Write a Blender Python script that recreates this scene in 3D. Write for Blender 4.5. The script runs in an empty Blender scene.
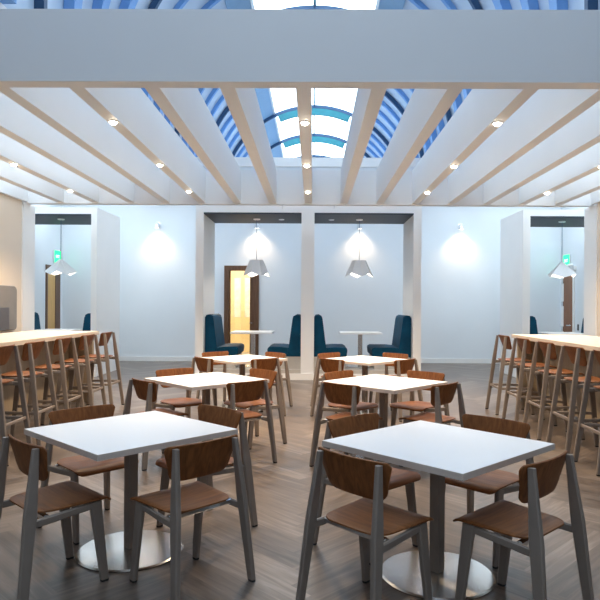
import bpy, bmesh, math, random
from mathutils import Vector, Matrix

random.seed(7)
sc = bpy.context.scene
COL = sc.collection
PI = math.pi

# ------------------------------------------------------------------ materials
MATS = {}


def nodes_of(name):
    m = bpy.data.materials.new(name)
    m.use_nodes = True
    nt = m.node_tree
    b = nt.nodes['Principled BSDF']
    MATS[name] = m
    return m, nt, b


def paint(name, col, rough=0.6, metal=0.0, var=0.04, scale=6.0, bump=0.0, spec=0.5):
    m, nt, b = nodes_of(name)
    n = nt.nodes.new('ShaderNodeTexNoise')
    n.inputs['Scale'].default_value = scale
    n.inputs['Detail'].default_value = 3
    tc = nt.nodes.new('ShaderNodeTexCoord')
    nt.links.new(tc.outputs['Object'], n.inputs['Vector'])
    r = nt.nodes.new('ShaderNodeValToRGB')
    r.color_ramp.elements[0].position = 0.3
    r.color_ramp.elements[1].position = 0.7
    r.color_ramp.elements[0].color = tuple(c * (1 - var) for c in col) + (1,)
    r.color_ramp.elements[1].color = tuple(min(1, c * (1 + var)) for c in col) + (1,)
    nt.links.new(n.outputs['Fac'], r.inputs['Fac'])
    nt.links.new(r.outputs['Color'], b.inputs['Base Color'])
    b.inputs['Roughness'].default_value = rough
    b.inputs['Metallic'].default_value = metal
    b.inputs['Specular IOR Level'].default_value = spec
    if bump:
        bp = nt.nodes.new('ShaderNodeBump')
        bp.inputs['Strength'].default_value = bump
        bp.inputs['Distance'].default_value = 0.01
        n2 = nt.nodes.new('ShaderNodeTexNoise')
        n2.inputs['Scale'].default_value = scale * 20
        nt.links.new(tc.outputs['Object'], n2.inputs['Vector'])
        nt.links.new(n2.outputs['Fac'], bp.inputs['Height'])
        nt.links.new(bp.outputs['Normal'], b.inputs['Normal'])
    return m


def wood(name, c0, c1, stretch=(3, 40, 40), rough=0.4, spec=0.5):
    m, nt, b = nodes_of(name)
    tc = nt.nodes.new('ShaderNodeTexCoord')
    mp = nt.nodes.new('ShaderNodeMapping')
    mp.inputs['Scale'].default_value = stretch
    nt.links.new(tc.outputs['Object'], mp.inputs['Vector'])
    n = nt.nodes.new('ShaderNodeTexNoise')
    n.inputs['Scale'].default_value = 1.0
    n.inputs['Detail'].default_value = 5
    n.inputs['Distortion'].default_value = 0.6
    nt.links.new(mp.outputs['Vector'], n.inputs['Vector'])
    r = nt.nodes.new('ShaderNodeValToRGB')
    r.color_ramp.elements[0].position = 0.3
    r.color_ramp.elements[1].position = 0.72
    r.color_ramp.elements[0].color = c0 + (1,)
    r.color_ramp.elements[1].color = c1 + (1,)
    nt.links.new(n.outputs['Fac'], r.inputs['Fac'])
    nt.links.new(r.outputs['Color'], b.inputs['Base Color'])
    b.inputs['Roughness'].default_value = rough
    b.inputs['Specular IOR Level'].default_value = spec
    return m


def emit(name, col, strength, base=(0.8, 0.8, 0.8)):
    m, nt, b = nodes_of(name)
    b.inputs['Base Color'].default_value = base + (1,)
    b.inputs['Emission Color'].default_value = col + (1,)
    b.inputs['Emission Strength'].default_value = strength
    b.inputs['Roughness'].default_value = 0.5
    return m


SKY_E = 3.6
WARM = (1.0, 0.72, 0.44)
wall_paint = paint('wall_paint', (0.79, 0.83, 0.86), 0.7, var=0.015, scale=1.2)
white_paint = paint('white_paint', (0.86, 0.85, 0.83), 0.6, var=0.012, scale=1.5)
pergola_paint = paint('pergola_paint', (0.785, 0.80, 0.815), 0.6, var=0.015, scale=1.1)
warm_wall = paint('warm_wall_paint', (0.80, 0.685, 0.56), 0.7, var=0.015, scale=1.2)
soffit_mat = paint('slate_soffit', (0.035, 0.045, 0.060), 0.5, var=0.05, scale=2, spec=0.2)
taupe = paint('taupe_steel', (0.235, 0.195, 0.165), 0.42, metal=0.15, var=0.05, scale=8)
ply = wood('walnut_plywood', (0.135, 0.046, 0.013), (0.255, 0.096, 0.030), (3, 45, 45), 0.45, 0.25)
ply_v = wood('walnut_plywood_upright', (0.135, 0.046, 0.013), (0.255, 0.096, 0.030), (45, 45, 4), 0.45, 0.25)
laminate = paint('white_laminate', (0.87, 0.88, 0.89), 0.32, var=0.01, scale=3)
edge_band_m = paint('greige_edge_band', (0.62, 0.54, 0.48), 0.5, var=0.03)
steel = paint('brushed_steel', (0.62, 0.60, 0.57), 0.27, metal=1.0, var=0.05, scale=10)
chrome = paint('chrome', (0.80, 0.80, 0.80), 0.15, metal=1.0, var=0.01)
black_m = paint('black_rubber', (0.02, 0.02, 0.02), 0.6)
counter_m = wood('pale_butcher_block', (0.53, 0.46, 0.38), (0.64, 0.57, 0.485), (30, 2.5, 30), 0.45, 0.3)
panel_m = wood('tan_counter_panel', (0.30, 0.235, 0.16), (0.38, 0.30, 0.21), (30, 30, 3), 0.5)
navy = paint('navy_leather', (0.002, 0.055, 0.110), 0.6, var=0.25, scale=5, bump=0.15, spec=0.15)
beige_m = paint('beige_plinth', (0.50, 0.47, 0.43), 0.6)
door_brown = wood('dark_walnut_door', (0.10, 0.045, 0.02), (0.17, 0.08, 0.04), (40, 40, 3), 0.4)
door_gold = wood('golden_oak_door', (0.60, 0.35, 0.11), (0.72, 0.44, 0.15), (40, 40, 3), 0.4)
yellow_wall = paint('yellow_room_paint', (0.86, 0.72, 0.45), 0.7, var=0.03)
deck_m = paint('pale_blue_deck', (0.47, 0.57, 0.70), 0.55, var=0.03, scale=2)
rib_m = paint('blue_purlin', (0.14, 0.31, 0.62), 0.5, var=0.03)
curb_m = paint('blue_curb', (0.20, 0.35, 0.53), 0.5, var=0.03)
arch_m = paint('navy_arch', (0.015, 0.06, 0.14), 0.5)
teal_m = paint('teal_arch_web', (0.0, 0.16, 0.20), 0.45, var=0.05)
grey_panel_m = paint('grey_felt', (0.24, 0.225, 0.215), 0.8, var=0.05)
dark_screen = paint('charcoal_screen', (0.10, 0.10, 0.115), 0.3)
shade_m = paint('white_shade', (0.90, 0.90, 0.90), 0.45, var=0.01)
silver = paint('satin_silver', (0.72, 0.72, 0.73), 0.3, metal=0.7, var=0.02)
picture_m = paint('pale_print', (0.80, 0.86, 0.84), 0.5, var=0.15, scale=7)
plate_m = paint('dark_switch_plate', (0.05, 0.05, 0.055), 0.4)
lens_m = emit('warm_lamp_lens', (1.0, 0.86, 0.66), 40.0)
bulb_m = emit('lamp_bulb', (1.0, 0.93, 0.82), 14.0)
exit_m = emit('exit_sign_green', (0.02, 1.0, 0.28), 1.5, (0.02, 0.5, 0.2))
letter_m = emit('exit_sign_letters', (0.85, 1.0, 0.92), 1.6)
sky_pane = emit('skylight_pane', (0.71, 0.865, 1.0), SKY_E, (0.9, 0.9, 0.9))

# clear glass (thin)
glass, nt, b = nodes_of('clear_glass')
tr = nt.nodes.new('ShaderNodeBsdfTransparent')
gl = nt.nodes.new('ShaderNodeBsdfGlossy')
gl.inputs['Roughness'].default_value = 0.02
mx = nt.nodes.new('ShaderNodeMixShader')
mx.inputs['Fac'].default_value = 0.06
nt.links.new(tr.outputs[0], mx.inputs[1])
nt.links.new(gl.outputs[0], mx.inputs[2])
nt.links.new(mx.outputs[0], nt.nodes['Material Output'].inputs['Surface'])

# floor planks: tone per plank (colour attribute) and grain along the plank (UV)
floor_m, nt, b = nodes_of('herringbone_planks')
at = nt.nodes.new('ShaderNodeAttribute')
at.attribute_name = 'plank_tone'
uv = nt.nodes.new('ShaderNodeUVMap')
uv.uv_map = 'UVMap'
mp = nt.nodes.new('ShaderNodeMapping')
mp.inputs['Scale'].default_value = (2.2, 26, 1)
nt.links.new(uv.outputs['UV'], mp.inputs['Vector'])
nz = nt.nodes.new('ShaderNodeTexNoise')
nz.inputs['Scale'].default_value = 1.0
nz.inputs['Detail'].default_value = 5
nz.inputs['Distortion'].default_value = 0.8
nt.links.new(mp.outputs['Vector'], nz.inputs['Vector'])
sep = nt.nodes.new('ShaderNodeSeparateColor')
nt.links.new(at.outputs['Color'], sep.inputs['Color'])
ad = nt.nodes.new('ShaderNodeMath')
ad.operation = 'MULTIPLY_ADD'
ad.inputs[1].default_value = 0.24
nt.links.new(sep.outputs['Red'], ad.inputs[0])
m2 = nt.nodes.new('ShaderNodeMath')
m2.operation = 'MULTIPLY'
m2.inputs[1].default_value = 0.80
nt.links.new(nz.outputs['Fac'], m2.inputs[0])
nt.links.new(m2.outputs[0], ad.inputs[2])
cr = nt.nodes.new('ShaderNodeValToRGB')
els = cr.color_ramp.elements
els[0].position, els[0].color = 0.20, (0.052, 0.040, 0.032, 1)
els[1].position, els[1].color = 0.88, (0.34, 0.285, 0.245, 1)
e = els.new(0.55)
e.color = (0.165, 0.130, 0.107, 1)
nt.links.new(ad.outputs[0], cr.inputs['Fac'])
nt.links.new(cr.outputs['Color'], b.inputs['Base Color'])
rr = nt.nodes.new('ShaderNodeMapRange')
rr.inputs['To Min'].default_value = 0.26
rr.inputs['To Max'].default_value = 0.44
nt.links.new(nz.outputs['Fac'], rr.inputs['Value'])
nt.links.new(rr.outputs['Result'], b.inputs['Roughness'])
bp = nt.nodes.new('ShaderNodeBump')
bp.inputs['Strength'].default_value = 0.12
bp.inputs['Distance'].default_value = 0.004
nt.links.new(nz.outputs['Fac'], bp.inputs['Height'])
nt.links.new(bp.outputs['Normal'], b.inputs['Normal'])


# ------------------------------------------------------------------ mesh helpers
def box(bm, x0, x1, y0, y1, z0, z1, bev=0.0):
    x0, x1 = min(x0, x1), max(x0, x1)
    y0, y1 = min(y0, y1), max(y0, y1)
    vs = [bm.verts.new((x, y, z)) for z in (z0, z1) for x, y in ((x0, y0), (x1, y0), (x1, y1), (x0, y1))]
    fs = [(3, 2, 1, 0), (4, 5, 6, 7), (0, 1, 5, 4), (1, 2, 6, 5), (2, 3, 7, 6), (3, 0, 4, 7)]
    faces = [bm.faces.new([vs[i] for i in f]) for f in fs]
    if bev:
        es = list({e for f in faces for e in f.edges})
        bmesh.ops.bevel(bm, geom=es, offset=bev, segments=2, affect='EDGES', profile=0.5)


def loft(bm, rings, cap=True):
    prev = None
    first = None
    for ring in rings:
        cur = [bm.verts.new(p) for p in ring]
        if prev:
            n = len(cur)
            for i in range(n):
                bm.faces.new((prev[i], prev[(i + 1) % n], cur[(i + 1) % n], cur[i]))
        else:
            first = cur
        prev = cur
    if cap:
        bm.faces.new(list(reversed(first)))
        bm.faces.new(prev)


def bar(bm, p0, p1, a, bb, s0, s1=None, r=0.006):
    """bar with a rounded rectangular section; a, bb are the section axes"""
    s1 = s1 or s0
    a, bb = Vector(a), Vector(bb)

    def ring(p, s):
        w, d = s[0] / 2, s[1] / 2
        q = min(r, w * 0.6, d * 0.6)
        out = []
        for sx, sy in ((1, 1), (-1, 1), (-1, -1), (1, -1)):
            pts = [(sx * w, sy * (d - q)), (sx * (w - q), sy * d)]
            if sx * sy < 0:
                pts.reverse()
            for u, v in pts:
                out.append(Vector(p) + a * u + bb * v)
        return out
    loft(bm, [ring(p0, s0), ring(p1, s1)])


def tube(bm, pts, rad, n=10):
    pts = [Vector(p) for p in pts]
    rings = []
    for i, p in enumerate(pts):
        t = (pts[min(i + 1, len(pts) - 1)] - pts[max(i - 1, 0)]).normalized()
        u = t.orthogonal().normalized()
        if i and abs(u.dot(pu)) < 0.999:
            u = (pu - t * pu.dot(t)).normalized()
        pu = u
        v = t.cross(u)
        rings.append([p + (u * math.cos(2 * PI * k / n) + v * math.sin(2 * PI * k / n)) * rad for k in range(n)])
    loft(bm, rings)


def lathe(bm, prof, n=32, axis='Z', origin=(0, 0, 0)):
    o = Vector(origin)
    rings = []
    for r, z in prof:
        r = max(r, 1e-4)
        ring = []
        for k in range(n):
            c, s = math.cos(2 * PI * k / n) * r, math.sin(2 * PI * k / n) * r
            ring.append(o + (Vector((c, s, z)) if axis == 'Z' else Vector((c, z, s)) if axis == 'Y' else Vector((z, c, s))))
        rings.append(ring)
    loft(bm, rings)


def round_outline(w0, w1, y0, y1, r0, r1, n=7):
    """closed outline, w0/r0 half width and corner radius at y0, w1/r1 at y1"""
    pts = []
    for cx, cy, r, a0 in ((w0 - r0, y0 + r0, r0, -90), (w1 - r1, y1 - r1, r1, 0), (-(w1 - r1), y1 - r1, r1, 90), (-(w0 - r0), y0 + r0, r0, 180)):
        for k in range(n):
            a = math.radians(a0 + 90 * k / (n - 1))
            pts.append((cx + r * math.cos(a), cy + r * math.sin(a)))
    # more points along the straight runs
    out = []
    for i, p in enumerate(pts):
        q = pts[(i + 1) % len(pts)]
        d = math.hypot(q[0] - p[0], q[1] - p[1])
        m = max(1, int(d / 0.035))
        for k in range(m):
            out.append((p[0] + (q[0] - p[0]) * k / m, p[1] + (q[1] - p[1]) * k / m))
    return out


def plate(bm, outline, f, th, rings=(1, .97, .8, .55, .28)):
    """thin curved sheet: f(u,v) -> point; thickness th along the normal"""
    cu = sum(p[0] for p in outline) / len(outline)
    cv = sum(p[1] for p in outline) / len(outline)

    def nrm(u, v):
        h = 1e-4
        return (f(u + h, v) - f(u - h, v)).cross(f(u, v + h) - f(u, v - h)).normalized()
    layers = []
    for sgn in (0.5, -0.5):
        rs = []
        for s in rings:
            sh = 1.0 if s < 1 else 0.55
            rs.append([bm.verts.new(f(cu + (u - cu) * s, cv + (v - cv) * s) + nrm(cu + (u - cu) * s, cv + (v - cv) * s) * th * sgn * sh) for u, v in outline])
        c = bm.verts.new(f(cu, cv) + nrm(cu, cv) * th * sgn)
        layers.append((rs, c))
    n = len(outline)
    for li, (rs, c) in enumerate(layers):
        for a, bb in zip(rs, rs[1:]):
            for i in range(n):
                q = (a[i], a[(i + 1) % n], bb[(i + 1) % n], bb[i])
                bm.faces.new(q if li == 0 else tuple(reversed(q)))
        for i in range(n):
            q = (rs[-1][i], rs[-1][(i + 1) % n], c)
            bm.faces.new(q if li == 0 else tuple(reversed(q)))
    t, bo = layers[0][0][0], layers[1][0][0]
    for i in range(n):
        bm.faces.new((t[i], bo[i], bo[(i + 1) % n], t[(i + 1) % n]))


def obj(name, bm, mat, parent=None, smooth=0.0, loc=None):
    bmesh.ops.recalc_face_normals(bm, faces=bm.faces)
    me = bpy.data.meshes.new(name)
    bm.to_mesh(me)
    bm.free()
    if mat:
        me.materials.append(mat)
    if smooth:
        for p in me.polygons:
            p.use_smooth = True
        me.set_sharp_from_angle(angle=math.radians(smooth))
    o = bpy.data.objects.new(name, me)
    COL.objects.link(o)
    if parent:
        o.parent = parent
    if loc:
        o.location = loc
    return o


def B(*boxes, bev=0.0):
    bm = bmesh.new()
    for bx in boxes:
        box(bm, *bx, bev=bev)
    return bm


def thing(name, label, cat, loc=(0, 0, 0), rz=0.0, group=None):
    o = bpy.data.objects.new(name, None)
    o.empty_display_size = 0.1
    COL.objects.link(o)
    o.location = loc
    o.rotation_euler = (0, 0, rz)
    return tag(o, label, cat, group)


def tag(o, label, cat, group=None):
    o['label'] = label
    o['category'] = cat
    if group:
        o['group'] = group
    return o


def struct(name, bm, mat, parent=None, smooth=0):
    o = obj(name, bm, mat, parent, smooth)
    if not parent:
        o['kind'] = 'structure'
    return o


def dup(root, loc, rz, label):
    r = root.copy()
    COL.objects.link(r)
    r.location = loc
    r.rotation_euler = (0, 0, rz)
    r['label'] = label
    for ch in list(root.children):
        c = ch.copy()
        COL.objects.link(c)
        c.parent = r
        for g in list(ch.children):
            d = g.copy()
            COL.objects.link(d)
            d.parent = c
    return r


def lamp(name, kind, loc, energy, col, parent=None, rot=None, **kw):
    l = bpy.data.lights.new(name, kind)
    l.energy = energy
    l.color = col
    for k, v in kw.items():
        setattr(l, k, v)
    o = bpy.data.objects.new(name, l)
    COL.objects.link(o)
    o.location = loc
    if rot:
        o.rotation_euler = rot
    if parent:
        o.parent = parent
    return o


# ------------------------------------------------------------------ room shell
XL, XR, YF, YB = -6.60, 6.46, -4.0, 16.0
CEIL = 4.5
VR, VC = 3.29, 5.21           # vault radius and centre height
VEND = 32.0

# floor: herringbone planks
bm = bmesh.new()
tone = bm.loops.layers.color.new('plank_tone')
uvl = bm.loops.layers.uv.new('UVMap')
W, NL = 0.155, 6
ca, sa = math.cos(PI / 4), math.sin(PI / 4)


def plank(u0, u1, v0, v1, along_u):
    cs = [(u0, v0), (u1, v0), (u1, v1), (u0, v1)]
    P = [((u * ca - v * sa) * W, (u * sa + v * ca) * W + 6) for u, v in cs]
    cx, cy = sum(p[0] for p in P) / 4, sum(p[1] for p in P) / 4
    if not (XL - 0.7 < cx < XR + 0.7 and YF - 0.7 < cy < YB + 0.7):
        return
    f = bm.faces.new([bm.verts.new((x, y, 0)) for x, y in P])
    t = random.random()
    ou, ov = random.random() * 50, random.random() * 50
    for l, (u, v) in zip(f.loops, cs):
        l[tone] = (t, t, t, 1)
        l[uvl].uv = ((u * W + ou, v * W + ov) if along_u else (v * W + ou, u * W + ov))


for i in range(-110, 111):
    for m in range(-12, 13):
        o_ = i + 2 * NL * m
        if abs(o_ * W) < 22:
            plank(o_, o_ + NL, i, i + 1, True)
            plank(o_ + NL, o_ + NL + 1, i - NL + 1, i + 1, False)
for co, no in (((XL, 0, 0), (-1, 0, 0)), ((XR, 0, 0), (1, 0, 0)), ((0, YF, 0), (0, -1, 0)), ((0, YB, 0), (0, 1, 0))):
    bmesh.ops.bisect_plane(bm, geom=bm.verts[:] + bm.edges[:] + bm.faces[:], plane_co=co, plane_no=no, clear_outer=True)
for f in bm.faces:
    if f.normal.z < 0:
        f.normal_flip()
me = bpy.data.meshes.new('floor')
bm.to_mesh(me)
bm.free()
me.materials.append(floor_m)
fl = bpy.data.objects.new('floor', me)
COL.objects.link(fl)
fl['kind'] = 'structure'

# outer walls
DX0, DX1, DZ = -2.33, -1.42, 2.52      # doorway in the back wall
bm = B((XL, DX0, YB, YB + .2, 0, CEIL), (DX1, XR, YB, YB + .2, 0, CEIL), (DX0, DX1, YB, YB + .2, DZ, CEIL),
       (-VR - .2, VR + .2, YB, YB + .2, CEIL, 5.12))
struct('wall_back', bm, wall_paint)
struct('trim_1', B((-VR - .2, VR + .2, YB - .04, YB + .24, 5.12, 5.36)), white_paint)
struct('wall_left', B((XL - .2, XL, YF, YB + .2, 0, CEIL)), wall_paint)
struct('wall_right', B((XR, XR + .2, YF, YB + .2, 0, CEIL)), wall_paint)
struct('baseboard_back', B((XL, DX0 - .13, YB - .018, YB, 0, .12), (DX1 + .13, XR, YB - .018, YB, 0, .12)), white_paint)
struct('baseboard_left', B((XL, XL + .018, 11.2, 15.0, 0, .12)), white_paint)
struct('baseboard_right', B((XR - .018, XR, 11.2, 15.1, 0, .12)), white_paint)

# flat side ceilings and the vaulted roof
# flat side ceilings, each with two added rooflights, unseen, lighting back wall and slats
ADDED_ROOFLIGHTS = ((5.4, 10.4), (11.3, 15.2))
wn = 2
for nm, x0, x1, a, b_ in (('ceiling_left', XL, -VR, -6.2, -3.7), ('ceiling_right', VR, XR, 3.7, 6.1)):
    parts = [(x0, a, YF, YB + .2, CEIL, CEIL + .15), (b_, x1, YF, YB + .2, CEIL, CEIL + .15)]
    yy = YF
    for r0, r1 in ADDED_ROOFLIGHTS:
        parts.append((a, b_, yy, r0, CEIL, CEIL + .15))
        yy = r1
    parts.append((a, b_, yy, YB + .2, CEIL, CEIL + .15))
    struct(nm, B(*parts), white_paint)
    for r0, r1 in ADDED_ROOFLIGHTS:
        wn_ = struct('window_%d' % wn, B((a, b_, r0, r1, CEIL + .10, CEIL + .12)), sky_pane)  # glowing pane added as extra light source, out of the camera's view
        obj('skylight_bar', B(((a + b_) / 2 - .02, (a + b_) / 2 + .02, r0, r1, CEIL + .03, CEIL + .10)), silver, wn_)
        wn += 1
struct('ceiling_back', B((-VR, VR, YB + .24, VEND, CEIL - .1, CEIL)), white_paint)


def vp(a, r=VR):
    """point of the vault section, a measured from the crown"""
    return Vector((math.sin(a) * r, 0, VC + math.cos(a) * r))


A_SKY = math.asin(0.2 * 7 / VR)
A_CURB = math.asin(0.272 * 7 / VR)


def shell(bm, a0, a1, y0, y1, r0, r1, n):
    """solid strip of the vault between two angles"""
    P = []
    for k in range(n + 1):
        a = a0 + (a1 - a0) * k / n
        P.append((vp(a, r0), vp(a, r1)))
    for y, flip in ((y0, 0), (y1, 1)):
        pass
    rings = []
    for lo, hi in P:
        rings.append([Vector((lo.x, y0, lo.z)), Vector((lo.x, y1, lo.z)), Vector((hi.x, y1, hi.z)), Vector((hi.x, y0, hi.z))])
    loft(bm, rings)


H90 = PI / 2
bm = bmesh.new()
for s in (-1, 1):
    shell(bm, s * A_CURB, s * H90, YF, VEND, VR, VR + .12, 22)
    box(bm, s * VR, s * (VR + .12), YF, VEND, CEIL + .15, VC)
vault = struct('ceiling', bm, deck_m, smooth=25)
struct('wall_end', B((-VR - .1, VR + .1, VEND, VEND + .2, CEIL, VC + VR + .2)), wall_paint)
bm = bmesh.new()
for s in (-1, 1):
    shell(bm, s * A_SKY, s * A_CURB, YF, VEND, VR - .03, VR + .12, 4)
obj('skylight_curb', bm, curb_m, vault, 25)
# translucent skylight with its bars
bm = bmesh.new()
shell(bm, -A_SKY, A_SKY, YF, VEND, VR + .03, VR + .05, 14)
win = struct('window_1', bm, sky_pane, smooth=30)
bm = bmesh.new()
for a in (-A_SKY, 0, A_SKY):
    shell(bm, a - .010, a + .010, YF, VEND, VR - .05, VR + .02, 1)
obj('skylight_bar', bm, silver, win)
# arches every 3.54 m with three purlins between them
SP = 3.54
y = 14.24 - SP * 5
while y < VEND - .3:
    bm = bmesh.new()
    shell(bm, -H90, H90, y - .045, y + .045, VR - .13, VR - .02, 48)
    for s in (-1, 1):
        box(bm, s * VR, s * (VR - .12), y - .045, y + .045, CEIL, VC)
    a_ = obj('arch_beam', bm, arch_m, vault, 25)
    bm = bmesh.new()
    shell(bm, -A_SKY * .94, A_SKY * .94, y - .05, y + .05, VR - .36, VR - .14, 16)
    obj('arch_web', bm, teal_m, a_, 25)
    if y > -4:
        for k in (1, 2, 3):
            yy = y + SP * k / 4
            if yy > VEND - .2:
                break
            bm = bmesh.new()
            for s in (-1, 1):
                shell(bm, s * (A_CURB + .02), s * 1.12, yy - .055, yy + .055, VR - .10, VR - .005, 16)
                shell(bm, s * 1.12, s * H90, yy - .12, yy + .12, VR - .15, VR - .005, 6)
                box(bm, s * VR, s * (VR - .15), yy - .12, yy + .12, CEIL + .15, VC)
            obj('purlin', bm, rib_m, vault, 25)
    y += SP

# ------------------------------------------------------------------ slatted pergola
PX0, PIT = -0.092, 0.63
PZ0, PZ1 = 3.30, 3.885
PYF, PYB = 4.92, 10.80
XWL, XWR = -5.13, 4.95
pg = thing('pergola', 'white slatted pergola ceiling with a deep front beam over the cafe tables', 'pergola')
obj('front_beam', B((XWL - .3, XWR + .3, PYF, PYF + .15, PZ0, PZ1)), pergola_paint, pg)
obj('rear_beam', B((XWL, XWR, PYB, PYB + .15, PZ0 - .02, PZ1)), pergola_paint, pg)
for n in range(-8, 9):
    x = PX0 + PIT * n
    obj('slat', B((x - .063, x + .063, PYF + .15, PYB, PZ0, PZ1)), pergola_paint, pg)

for x, s, side in ((XWL, -1, 'left'), (XWR, 1, 'right')):
    w = thing('partition_wall', 'tan side wall holding up the %s end of the slatted pergola' % side, 'wall')
    obj('wall_panel', B((x, x + s * .3, PYF + .15, 10.68, 0, PZ0)), warm_wall, w)
    obj('end_pier', B((x - s * .025, x + s * .32, 10.68, 11.14, 0, PZ0 - .02)), white_paint, w)

# downlights let into every third slat
ORD = {-6: 'second slat off the left wall', -3: 'slat left of the middle', 0: 'middle slat', 3: 'slat right of the middle', 6: 'second slat from the right wall'}
DIST = ['nearest the front beam', 'mid-row', 'nearest the rear']
proto = None
for n in (0, -3, 3, -6, 6):
    for k, y in enumerate((6.0, 7.84, 9.67)):
        if abs(n) == 6 and k == 0:
            continue
        lab = 'round recessed downlight in the %s, %s' % (ORD[n], DIST[k])
        loc = (PX0 + PIT * n, y, PZ0)
        if proto is None:
            proto = thing('downlight', lab, 'ceiling light', loc, group='downlights in the pergola slats')
            bm = bmesh.new()
            lathe(bm, [(.040, 0), (.052, 0), (.055, -.006), (.047, -.010), (.040, -.010), (.040, 0)], 28)
            obj('trim_ring', bm, white_paint, proto, 40)
            bm = bmesh.new()
            lathe(bm, [(.0, -.001), (.038, -.001), (.036, -.014), (.027, -.026), (.014, -.032), (.0, -.034)], 24)
            obj('lens', bm, lens_m, proto, 40)
            lamp('downlight_beam', 'SPOT', (0, 0, -.045), 180, WARM, proto, spot_size=math.radians(120), spot_blend=.7, shadow_soft_size=.05)
        else:
            dup(proto, loc, 0, lab)

# ------------------------------------------------------------------ booth portals
PT, OT = 3.48, 3.315


def portal(label, xs, y0, y1):
    """xs: alternating upright slabs (x0,x1); openings lie between"""
    t = thing('booth_portal', label, 'booth alcove')
    for x0, x1 in xs:
        obj('upright', B((x0, x1, y0, y1, 0, OT + .03)), white_paint, t)
    obj('header', B((xs[0][0], xs[-1][1], y0, y1, OT + .03, PT)), white_paint, t)
    for (a, b_), (c, d) in zip(xs, xs[1:]):
        obj('soffit', B((b_, c, y0, y1, OT, OT + .03)), soffit_mat, t)
        obj('platform', B((b_, c, y0 + .02, y1, 0, .20)), beige_m, t)
    obj('plinth', B((xs[0][0], xs[-1][1], y0 - .018, y0, 0, .13)), white_paint, t)
    return t


CY0, CY1 = 12.2, 13.6
portal('white double booth alcove with slate soffits at the centre of the back wall', [(-2.36, -2.20), (-.24, .02), (2.0, 2.16)], CY0, CY1)
SY0, SY1 = 12.5, 14.0
portal('white single booth alcove behind the left bar counter', [(-6.56, -6.44), (-4.57, -4.45)], SY0, SY1)
portal('white single booth alcove behind the right bar counter', [(4.28, 4.43), (6.30, 6.42)], SY0, SY1)


def bench(label, x_back, s, y0, y1, seat_len=.68):
    """s = +1: backrest at x_back, sitter faces +x"""
    t = thing('booth_bench', label, 'bench', (x_back, (y0 + y1) / 2, .20), group='navy booth benches')
    d = (y1 - y0) / 2
    bm = bmesh.new()
    prof = [(0, .25), (0, 1.04), (.03, 1.09), (.10, 1.10), (.155, 1.07), (.17, 1.02), (.245, .44), (.245, .25)]
    loft(bm, [[Vector((s * px, yy, pz)) for px, pz in prof] for yy in (-d, d)])
    bmesh.ops.bevel(bm, geom=[e for e in bm.edges if abs(e.verts[0].co.y - e.verts[1].co.y) < 1e-5], offset=.018, segments=2, affect='EDGES')
    obj('backrest', bm, navy, t, 50)
    bm = bmesh.new()
    prof = [(.245, .25), (.245, .43), (.40, .445), (seat_len - .06, .445), (seat_len - .01, .42), (seat_len, .38), (seat_len - .015, .27), (seat_len - .04, .25)]
    loft(bm, [[Vector((s * px, yy, pz)) for px, pz in prof] for yy in (-d, d)])
    bmesh.ops.bevel(bm, geom=[e for e in bm.edges if abs(e.verts[0].co.y - e.verts[1].co.y) < 1e-5], offset=.018, segments=2, affect='EDGES')
    obj('seat', bm, navy, t, 50)
    obj('plinth', B((s * .0, s * (seat_len - .06), -d + .02, d - .01, 0, .25)), beige_m, t)
    return t


bench('navy booth bench against the left side of the centre-left alcove, facing the door side', -2.195, 1, 12.38, 13.52)
bench('navy booth bench in the centre-left alcove, back to the middle post', -.245, -1, 12.38, 13.52)
bench('navy booth bench in the centre-right alcove, back to the middle post', .025, 1, 12.38, 13.52)
bench('navy booth bench against the right side of the centre-right alcove', 1.995, -1, 12.38, 13.52, .80)
bench('navy booth bench at the far left, just past the tan wall pier', -6.435, 1, 12.70, 13.90)
bench('navy booth bench on the right side of the far-left alcove', -4.575, -1, 12.62, 13.85)
bench('navy booth bench on the left side of the far-right alcove', 4.435, 1, 12.62, 13.85)
bench('navy booth bench at the far right, beside the switch', 6.295, -1, 12.70, 13.90)


def booth_table(label, x, y):
    t = thing('booth_table', label, 'table', (x, y, .20), group='white booth tables')
    obj('tabletop', B((-.43, .43, -.43, .43, .70, .735), bev=.004), laminate, t)
    obj('column', B((-.045, .045, -.045, .045, .03, .70), bev=.004), steel, t)
    bm = bmesh.new()
    lathe(bm, [(.0, 0), (.28, 0), (.28, .012), (.09, .03), (0, .03)], 32)
    obj('base', bm, steel, t, 30)


booth_table('white booth table in the centre-left alcove, in front of the glazed door', -1.27, 12.92)
booth_table('white booth table in the centre-right alcove, between two navy benches', 1.0, 12.92)
booth_table('white booth table seen over the far end of the left counter', -5.50, 13.2)
booth_table('white booth table in the alcove behind the right counter', 5.36, 13.2)


# pendants: folded white shades
def shade_bm(folds, r_top, r_out, r_in, h_out, h_in):
    bm = bmesh.new()
    n = folds * 2
    top = [bm.verts.new((math.cos(2 * PI * k / n) * r_top, math.sin(2 * PI * k / n) * r_top, 0)) for k in range(n)]
    bot = []
    for k in range(n):
        r, z = (r_out, -h_out) if k % 2 == 0 else (r_in, -h_in)
        bot.append(bm.verts.new((math.cos(2 * PI * k / n) * r, math.sin(2 * PI * k / n) * r, z)))
    for k in range(n):
        a, b_, c, d = top[k], top[(k + 1) % n], bot[(k + 1) % n], bot[k]
        if k % 2 == 0:
            bm.faces.new((a, b_, c)); bm.faces.new((a, c, d))
        else:
            bm.faces.new((a, b_, d)); bm.faces.new((b_, c, d))
    bm.faces.new(top)
    bmesh.ops.recalc_face_normals(bm, faces=bm.faces)
    bmesh.ops.solidify(bm, geom=bm.faces[:], thickness=.006)
    return bm


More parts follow.
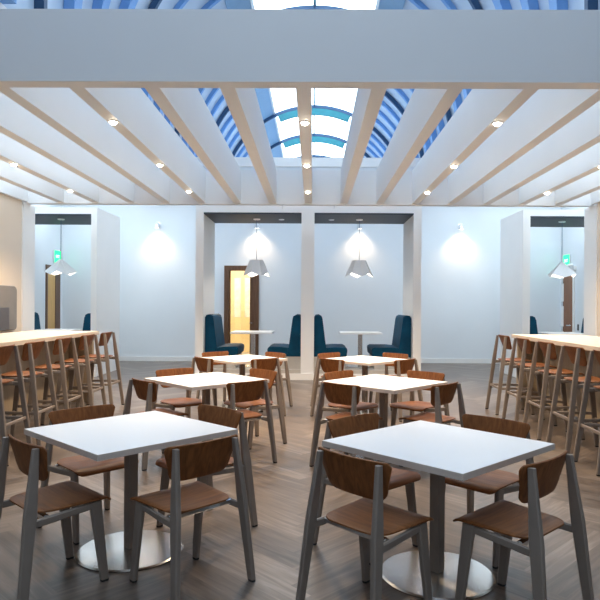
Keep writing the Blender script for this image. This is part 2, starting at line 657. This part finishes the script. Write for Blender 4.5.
def pendant(label, x, y, rz, shape):
    t = thing('pendant_lamp', label, 'pendant lamp', (x, y, OT), rz, group='folded white pendant lamps')
    bm = bmesh.new()
    lathe(bm, [(0, 0), (.075, 0), (.07, -.02), (0, -.025)], 24)
    obj('canopy', bm, silver, t, 40)
    bm = bmesh.new()
    tube(bm, [(0, 0, -.02), (0, 0, -.88)], .006, 8)
    obj('cord', bm, arch_m, t)
    s = obj('lamp_shade', shade_bm(*shape), shade_m, t, loc=(0, 0, -.87))
    bm = bmesh.new()
    lathe(bm, [(0, -.06), (.03, -.07), (.055, -.12), (.05, -.17), (0, -.195)], 16)
    obj('bulb', bm, bulb_m, s, 60)
    lamp('pendant_glow', 'POINT', (0, 0, -1.13), 9, (1, .88, .72), t, shadow_soft_size=.06)


SH1 = (4, .15, .31, .26, .35, .27)
SH2 = (4, .04, .34, .24, .26, .33)
pendant('folded white pendant over the centre-left booth table, partly before the door', -1.20, 12.9, .45, SH1)
pendant('folded white pendant over the centre-right booth table, on plain wall', .97, 12.9, .1, SH1)
pendant('pointed folded white pendant below the exit sign at the far left', -5.42, 13.05, .15, SH2)
pendant('pointed folded white pendant below the exit sign at the far right', 5.30, 13.05, .6, SH2)
# small recessed lights in the centre soffits
for x, lab in ((-.68, 'small recessed disc light in the centre-left slate soffit'), (.38, 'small recessed disc light in the centre-right slate soffit')):
    t = thing('soffit_light', lab, 'ceiling light', (x, 12.95, OT))
    bm = bmesh.new()
    lathe(bm, [(.035, 0), (.06, 0), (.058, -.012), (.035, -.012)], 24)
    obj('trim_ring', bm, silver, t, 40)
    bm = bmesh.new()
    lathe(bm, [(0, -.002), (.035, -.002), (0, -.008)], 20)
    obj('lens', bm, shade_m, t, 40)


# wall sconces washing the back wall
def sconce(label, x):
    t = thing('wall_sconce', label, 'wall light', (x, YB, 3.55), group='silver wall washers')
    bm = bmesh.new()
    lathe(bm, [(0, 0), (.06, 0), (.06, -.02), (0, -.02)], 24, axis='Y', origin=(0, 0, .06))
    obj('wall_plate', bm, silver, t, 40)
    bm = bmesh.new()
    tube(bm, [(0, -.02, .06), (0, -.12, .06), (0, -.15, .04), (0, -.15, 0)], .013, 10)
    obj('arm', bm, silver, t, 60)
    bm = bmesh.new()
    lathe(bm, [(0, .05), (.045, .05), (.065, .02), (.075, -.06), (.066, -.06), (.055, .01), (0, .02)], 28, origin=(0, -.15, -.01))
    s = obj('cup_shade', bm, silver, t, 50)
    bm = bmesh.new()
    lathe(bm, [(0, .005), (.045, .0), (.05, -.05), (0, -.055)], 20, origin=(0, -.15, -.01))
    obj('bulb', bm, bulb_m, s, 50)
    lamp('sconce_beam', 'SPOT', (0, -.15, -.09), 62, (1.0, .72, .45), t, rot=(math.radians(-4), 0, 0), spot_size=math.radians(125), spot_blend=1.0, shadow_soft_size=.05)


sconce('silver wall light glowing on the bare wall left of the centre booths', -4.07)
sconce('silver wall light glowing behind the centre-left pendant', -1.47)
sconce('silver wall light glowing behind the centre-right pendant', 1.20)
sconce('silver wall light glowing on the bare wall right of the centre booths', 3.83)

# ------------------------------------------------------------------ doors
# glazed door to the lit yellow room
d1 = struct('door_1', B((DX0 - .0, DX0 + .12, YB - .05, YB + .12, 0, DZ), (DX1 - .12, DX1, YB - .05, YB + .12, 0, DZ), (DX0 + .12, DX1 - .12, YB - .05, YB + .12, DZ - .13, DZ)), door_brown)
leaf = obj('door_leaf', B((DX0 + .125, DX0 + .16, YB + .02, YB + .065, .01, DZ - .135), (DX1 - .24, DX1 - .125, YB + .02, YB + .065, .01, DZ - .135),
                          (DX0 + .16, DX1 - .24, YB + .02, YB + .065, .01, .18)), door_brown, d1)
obj('glass_pane', B((DX0 + .16, DX1 - .24, YB + .038, YB + .046, .18, DZ - .135)), glass, leaf)
bm = bmesh.new()
tube(bm, [(DX1 - .18, YB + .02, 1.02), (DX1 - .18, YB - .035, 1.02)], .012, 10)
tube(bm, [(DX1 - .18, YB - .035, 1.02), (DX1 - .06 - .19, YB - .035, 1.02)], .011, 10)
obj('door_handle', bm, chrome, leaf, 60)
# the yellow room behind it
RX0, RX1, RY1 = -3.6, -.6, 19.2
struct('wall_room', B((RX0 - .1, RX0, YB + .2, RY1, 0, 3.0), (RX1, RX1 + .1, YB + .2, RY1, 0, 3.0), (RX0 - .1, RX1 + .1, RY1, RY1 + .1, 0, 3.0)), yellow_wall)
struct('ceiling_room', B((RX0, RX1, YB + .2, RY1, 3.0, 3.1)), white_paint)
struct('floor_room', B((RX0, RX1, YB + .2, RY1, -.05, 0)), beige_m)
t = thing('ceiling_lamp', 'round ceiling lamp lighting the yellow room behind the glazed door', 'ceiling light', (-2.2, 17.6, 3.0))
bm = bmesh.new()
lathe(bm, [(0, 0), (.20, 0), (.20, -.05), (.15, -.09), (0, -.10)], 28)
obj('diffuser', bm, bulb_m, t, 40)
lamp('room_glow', 'POINT', (0, 0, -.2), 95, (1, .86, .62), t, shadow_soft_size=.12)
for x, w, lab in ((-2.38, .22, 'pale framed print on the yellow wall, left of the pair'), (-2.02, .26, 'pale framed print on the yellow wall, right of the pair')):
    t = thing('framed_picture', lab, 'picture', (x, RY1, 1.72), group='prints behind the glazed door')
    obj('frame', B((-w / 2, w / 2, -.03, 0, -.62, .62)), silver, t)
    obj('print', B((-w / 2 + .02, w / 2 - .02, -.034, -.03, -.60, .60)), picture_m, t)

# side doors near the back corners
d2 = struct('door_2', B((XL + .001, XL + .03, 15.50, 15.80, 0, 2.46), (XL + .001, XL + .03, 14.98, 15.06, 0, 2.46), (XL + .001, XL + .03, 15.06, 15.50, 2.36, 2.46)), door_brown)
obj('door_leaf', B((XL + .001, XL + .02, 15.06, 15.50, .01, 2.36)), door_gold, d2)
d3 = struct('door_3', B((XR - .03, XR - .001, 15.72, 15.84, 0, 2.44), (XR - .03, XR - .001, 15.10, 15.18, 0, 2.44), (XR - .03, XR - .001, 15.18, 15.72, 2.36, 2.44)), white_paint)
lf = obj('door_leaf', B((XR - .025, XR - .001, 15.18, 15.72, .01, 2.36)), wood('chestnut_door', (0.20, 0.075, 0.025), (0.28, 0.11, 0.04), (40, 40, 3), 0.4), d3)
bm = bmesh.new()
tube(bm, [(XR - .02, 15.26, 1.03), (XR - .08, 15.26, 1.03), (XR - .08, 15.40, 1.03)], .014, 10)
obj('door_handle', bm, chrome, lf, 60)
for z in (.93, 1.57, 2.15):
    bm = bmesh.new()
    box(bm, XR - .05, XR - .02, 15.70, 15.80, z - .06, z + .06)
    obj('hinge', bm, chrome, d3)
tag(obj('light_switch', B((XR - .012, XR, 14.86, 14.95, .92, 1.07), bev=.003), plate_m), 'small dark switch plate on the right wall beside the brown door', 'switch')
t = thing('emergency_light', 'small white emergency light high on the right wall beside the exit sign', 'emergency light', (XR, 15.12, 2.45))
obj('housing', B((-.07, 0, -.11, .11, -.05, .05), bev=.006), white_paint, t)
for s in (-1, 1):
    bm = bmesh.new()
    lathe(bm, [(0, -.05), (.03, -.05), (.045, .0), (.04, .01), (0, .01)], 16, axis='X', origin=(-.10, s * .07, .07))
    obj('lamp_head', bm, shade_m, t, 50)


def exit_sign(label, x, y, z, s):
    """s=+1: on a wall whose inside faces +x"""
    t = thing('exit_sign', label, 'exit sign', (x, y, z), 0 if s > 0 else PI)
    obj('housing', B((.0, .035, -.19, .19, -.16, .16), bev=.004), silver, t)
    obj('lit_face', B((.035, .040, -.18, .18, -.15, .15)), exit_m, t)
    cu = bpy.data.curves.new('exit_text', 'FONT')
    cu.body = 'EXIT'
    cu.size = .11
    cu.align_x = 'CENTER'
    cu.align_y = 'CENTER'
    cu.extrude = .001
    tmp = bpy.data.objects.new('exit_text', cu)
    COL.objects.link(tmp)
    bpy.context.view_layer.update()
    me = bpy.data.meshes.new_from_object(tmp.evaluated_get(bpy.context.evaluated_depsgraph_get()))
    bpy.data.objects.remove(tmp)
    bpy.data.curves.remove(cu)
    me.materials.clear()
    me.materials.append(letter_m)
    o = bpy.data.objects.new('lettering', me)
    COL.objects.link(o)
    o.parent = t
    o.matrix_local = Matrix.Translation((.042, 0, 0)) @ Matrix(((0, 0, 1, 0), (1, 0, 0, 0), (0, 1, 0, 0), (0, 0, 0, 1)))
    return t


exit_sign('green lit exit sign above the door in the far left alcove', XL, 15.60, 2.70, 1)
exit_sign('green lit exit sign above the brown door in the far right alcove', XR, 15.55, 2.66, -1)

# grey panel on the left partition wall
t = thing('wall_board', 'grey rounded felt board with a dark screen on the tan wall at left edge', 'wall panel', (XWL, 9.85, 1.05))
bm = bmesh.new()
plate(bm, round_outline(.55, .55, 0, .74, .06, .09), lambda u, v: Vector((.035, u, v)), .06, (1, .98, .5))
obj('felt_board', bm, grey_panel_m, t, 40)
obj('screen', B((.066, .08, -.45, .26, .0, .38), bev=.006), dark_screen, t)

# sprinkler heads below the rear beam
for x, lab in ((-.55, 'tiny sprinkler head under the pergola rear beam, above the centre-left booth'), (.37, 'tiny sprinkler head under the pergola rear beam, above the middle post')):
    t = thing('sprinkler_head', lab, 'sprinkler', (x, 10.87, PZ0 - .02), group='sprinkler heads')
    bm = bmesh.new()
    lathe(bm, [(0, 0), (.02, 0), (.02, -.006), (.009, -.010), (.009, -.045), (0, -.045)], 14)
    obj('body', bm, silver, t, 40)
    bm = bmesh.new()
    lathe(bm, [(0, -.050), (.018, -.052), (.018, -.055), (0, -.055)], 14)
    bar(bm, (.007, 0, -.045), (.007, 0, -.052), (1, 0, 0), (0, 1, 0), (.003, .003))
    bar(bm, (-.007, 0, -.045), (-.007, 0, -.052), (1, 0, 0), (0, 1, 0), (.003, .003))
    obj('deflector', bm, silver, t, 40)


# ------------------------------------------------------------------ bar counters
def counter(label, xf, s, y1):
    """xf: x of the edge at the stools, body extends towards s"""
    y0 = 3.6
    t = thing('bar_counter', label, 'bar counter', (xf, y1, 0))
    L = y1 - y0
    obj('countertop', B((0, s * 1.05, -L, 0, 1.025, 1.08), bev=.004), counter_m, t)
    obj('front_panel', B((s * .42, s * .48, -L + .1, -.13, 0, 1.025)), panel_m, t)
    obj('end_panel', B((s * .06, s * .99, -.13, -.06, 0, 1.025)), panel_m, t)
    obj('end_panel', B((s * .06, s * .99, -L + .06, -L + .13, 0, 1.025)), panel_m, t)
    bm = B((s * .415, s * .42, -L + .1, -.13, 0, .09))
    obj('kickplate', bm, steel, t)
    return t


counter('long pale wood bar counter on the left with a row of stools', -3.30, -1, 9.40)
counter('long pale wood bar counter on the right with a row of stools', 2.985, 1, 9.20)


# ------------------------------------------------------------------ chairs and stools
def seat_surface(z, y0, y1, halfw):
    ym = (y0 + y1) / 2

    def f(u, v):
        t = (v - y0) / (y1 - y0)
        dish = -.010 * math.cos(min(1, abs(u) / halfw) * PI / 2) * math.sin(PI * min(max(t, 0), 1))
        lip = -.030 * max(0, (t - .86) / .14) ** 2
        up = .006 * max(0, (.2 - t) / .2) ** 2 + .010 * t
        return Vector((u, v, z + dish + lip + up))
    return f


def make_seat_unit(kind, name, label, cat, group, loc, rz):
    """chair: seat 0.45 high; stool: seat 0.74 high. The front is +y."""
    t = thing(name, label, cat, loc, rz, group)
    st = kind == 'stool'
    zs = .745 if st else .45
    zb1 = 1.09 if st else .785
    hb = .195
    yr0, yr1 = (-.275, -.140) if st else (-.238, -.152)   # rear leg: foot and top
    yf0, yf1 = (.235, .155) if st else (.215, .165)       # front leg: foot and top
    xr0, xr1, xf0, xf1 = .246, .190, .206, .196
    X, Y, Z = (1, 0, 0), (0, 1, 0), (0, 0, 1)
    zr = zs - .034
    # seat
    bm = bmesh.new()
    hw = .222
    plate(bm, round_outline(.200, hw, -.165, .258, .11, .045), seat_surface(zs - .006, -.165, .258, hw), .013)
    obj('seat', bm, ply, t, 40)
    # backrest
    bm = bmesh.new()
    zc0, zc1 = zb1 - hb, zb1

    def f(u, v):
        k = (v - zc0) / hb
        yb = yr1 + .018 + (.080 if st else .054) * (1 - k)
        return Vector((u, yb + .60 * (u * u - .205 * .205), v))
    plate(bm, round_outline(.200, .238, zc0, zc1, .066, .026), f, .012)
    obj('backrest', bm, ply_v, t, 40)
    # legs
    for s in (-1, 1):
        def rp(z):
            k = z / (zb1 - .004)
            return Vector((s * (xr0 + (xr1 - xr0) * k), yr0 + (yr1 - yr0) * k, z))
        bm = bmesh.new()
        zmid = zs
        dw = .054 if st else .065
        sec = lambda w, d: (w, d)
        bar(bm, rp(.012), rp(zmid), X, Y, (.029, .047), (.031, dw))
        bar(bm, rp(zmid), rp(zb1 - .012), X, Y, (.031, dw), (.027, .034))
        bmesh.ops.remove_doubles(bm, verts=bm.verts, dist=1e-5)
        lg = obj('leg', bm, taupe, t, 35)
        bm = bmesh.new()
        bar(bm, rp(0), rp(.012), X, Y, (.026, .040), (.028, .044))
        obj('foot_glide', bm, black_m, lg)

        def fp(z):
            k = z / zr
            return Vector((s * (xf0 + (xf1 - xf0) * k), yf0 + (yf1 - yf0) * k, z))
        bm = bmesh.new()
        bar(bm, fp(.012), fp(zr + .024), X, Y, (.028, .044), (.030, .066))
        lg = obj('leg', bm, taupe, t, 35)
        bm = bmesh.new()
        bar(bm, fp(0), fp(.012), X, Y, (.026, .040), (.028, .044))
        obj('foot_glide', bm, black_m, lg)
        # rail below the seat on this side
        bm = bmesh.new()
        a, b_ = rp(zr - .012), fp(zr + .004)
        bar(bm, a + Vector((0, .02, 0)), b_ + Vector((0, -.02, 0)), X, Z, (.022, .040), (.022, .036))
        obj('side_rail', bm, taupe, t, 35)
        if st:
            bm = bmesh.new()
            a, b_ = rp(.36), fp(.36)
            bar(bm, a + Vector((0, .015, 0)), b_ + Vector((0, -.015, 0)), X, Z, (.020, .032))
            obj('footrest', bm, taupe, t, 35)
    # cross bars carrying the seat
    for yy, w in ((-.10, .198), (.13, .190)):
        bm = bmesh.new()
        bar(bm, (-w, yy, zs - .034), (w, yy, zs - .034), Y, Z, (.030, .030))
        obj('seat_support', bm, chrome if not st else taupe, t, 35)
    if st:
        for zz, sgn in ((.30, 1), (.36, -1)):
            bm = bmesh.new()
            k = zz / zr
            if sgn > 0:
                yy, w = yf0 + (yf1 - yf0) * k, .185
            else:
                yy, w = yr0 + (yr1 - yr0) * zz / zb1, .212
            bar(bm, (-w, yy, zz), (w, yy, zz), Y, Z, (.022, .032))
            obj('footrest', bm, taupe, t, 35)
    return t


TABLES = [  # name, x, y, rotation of the diamond in degrees
    ('front left', -1.10, 3.70, 2.0),
    ('front right', .70, 3.41, -1.5),
    ('middle left', -1.085, 6.22, -2.0),
    ('middle right', .71, 6.10, 2.0),
    ('back left', -1.00, 8.66, -3.0),
    ('back right', .74, 8.63, 0.0),
]
SIDES = [(-135, 'near left'), (-45, 'near right'), (135, 'far left'), (45, 'far right')]
# chairs are never pushed in exactly alike
NUDGE = {  # world offsets (dx, dy) and a twist in degrees
    ('front left', 'near left'): (.075, 0, 0), ('front left', 'far left'): (.035, 0, 0), ('front left', 'far right'): (-.02, 0, 0),
    ('front left', 'near right'): (.015, -.015, 0),
    ('front right', 'near right'): (-.075, 0, 0), ('front right', 'far left'): (.05, 0, 0), ('front right', 'far right'): (-.045, 0, 0),
    ('back left', 'near right'): (-.10, 0, 0), ('back left', 'near left'): (.05, 0, 0), ('back left', 'far right'): (-.08, 0, 0), ('back left', 'far left'): (0, 0, 0),
    ('middle right', 'far left'): (.085, 0, 0), ('middle right', 'far right'): (.035, 0, 0), ('middle right', 'near left'): (.02, 0, 0),
    ('middle left', 'far left'): (.04, 0, 0), ('middle left', 'far right'): (.03, 0, 0),
}
DC = .575
tp = cp = None
for tname, tx, ty, tr_ in TABLES:
    row, side = tname.split()
    lab = 'square white cafe table in the %s row, %s of the centre aisle' % (row, side)
    rz = math.radians(45 + tr_)
    if tp is None:
        tp = thing('cafe_table', lab, 'table', (tx, ty, 0), rz, 'white square cafe tables')
        h = .457
        bm = bmesh.new()
        box(bm, -h + .003, h - .003, -h + .003, h - .003, .708, .740)
        top = obj('tabletop', bm, laminate, tp)
        bm = bmesh.new()
        for a0, a1, b0, b1 in ((-h, h, -h, -h + .003), (-h, h, h - .003, h), (-h, -h + .003, -h + .003, h - .003), (h - .003, h, -h + .003, h - .003)):
            box(bm, a0, a1, b0, b1, .708, .7395)
        obj('edge_band', bm, edge_band_m, top)
        obj('column', B((-.031, .031, -.031, .031, .022, .695), bev=.005), taupe, tp)
        obj('top_plate', B((-.24, .24, -.03, .03, .690, .708), (-.03, .03, -.24, .24, .690, .708)), black_m, tp)
        bm = bmesh.new()
        lathe(bm, [(0, 0), (.312, 0), (.315, .006), (.305, .014), (.10, .022), (0, .023)], 56)
        obj('base', bm, steel, tp, 30)
    else:
        dup(tp, (tx, ty, 0), rz, lab)
    for ang, sname in SIDES:
        ox, oy, tw = NUDGE.get((tname, sname), (0, 0, 0))
        a = math.radians(ang + tr_)
        cx = tx + math.cos(a) * DC + ox
        cy = ty + math.sin(a) * DC + oy
        crz = a + PI / 2 + math.radians(tw)
        lab = 'brown plywood chair on the %s side of the %s white table' % (sname, tname)
        if cp is None:
            cp = make_seat_unit('chair', 'cafe_chair', lab, 'chair', 'plywood chairs around the cafe tables', (cx, cy, 0), crz)
        else:
            dup(cp, (cx, cy, 0), crz, lab)

NTH = ['farthest from the viewer', 'second from its far end', 'third from its far end', 'fourth from its far end', 'nearest the viewer']
sp = None
for side, x, rz, ys in (('left', -3.09, PI / 2, (8.80, 8.06, 7.28, 6.52, 5.84)), ('right', 2.82, -PI / 2, (8.68, 7.90, 7.12, 6.36, 5.68))):
    for k, yy in enumerate(ys):
        lab = 'tall plywood bar stool at the %s counter, %s' % (side, NTH[k])
        if sp is None:
            sp = make_seat_unit('stool', 'bar_stool', lab, 'bar stool', 'bar stools along the counters', (x, yy, 0), rz)
        else:
            dup(sp, (x, yy, 0), rz, lab)

# ------------------------------------------------------------------ daylight
w = bpy.data.worlds.new('World')
sc.world = w
w.use_nodes = True
bg = w.node_tree.nodes['Background']
bg.inputs['Color'].default_value = (0.76, 0.87, 1.0, 1)
bg.inputs['Strength'].default_value = 0.44

# ------------------------------------------------------------------ camera
cam = bpy.data.cameras.new('camera')
cam.sensor_width = 36
cam.lens = 36 * 610 / 600
cam.shift_x = -7.7 / 600
cam.shift_y = 5.0 / 600
cam.clip_end = 200
co = bpy.data.objects.new('camera', cam)
COL.objects.link(co)
co.matrix_world = Matrix.Translation((0, 0, 1.5)) @ Matrix.Rotation(math.radians(.5), 4, 'Z') @ Matrix.Rotation(PI / 2, 4, 'X') @ Matrix.Rotation(math.radians(.35), 4, 'Z')
sc.camera = co

sc.view_settings.view_transform = 'Standard'
sc.view_settings.look = 'None'
sc.view_settings.exposure = 0.18
sc.view_settings.gamma = 1.0
sc.view_settings.use_curve_mapping = False
sc.cycles.use_denoising = True
sc.cycles.diffuse_bounces = 5
sc.cycles.sample_clamp_indirect = 8.0
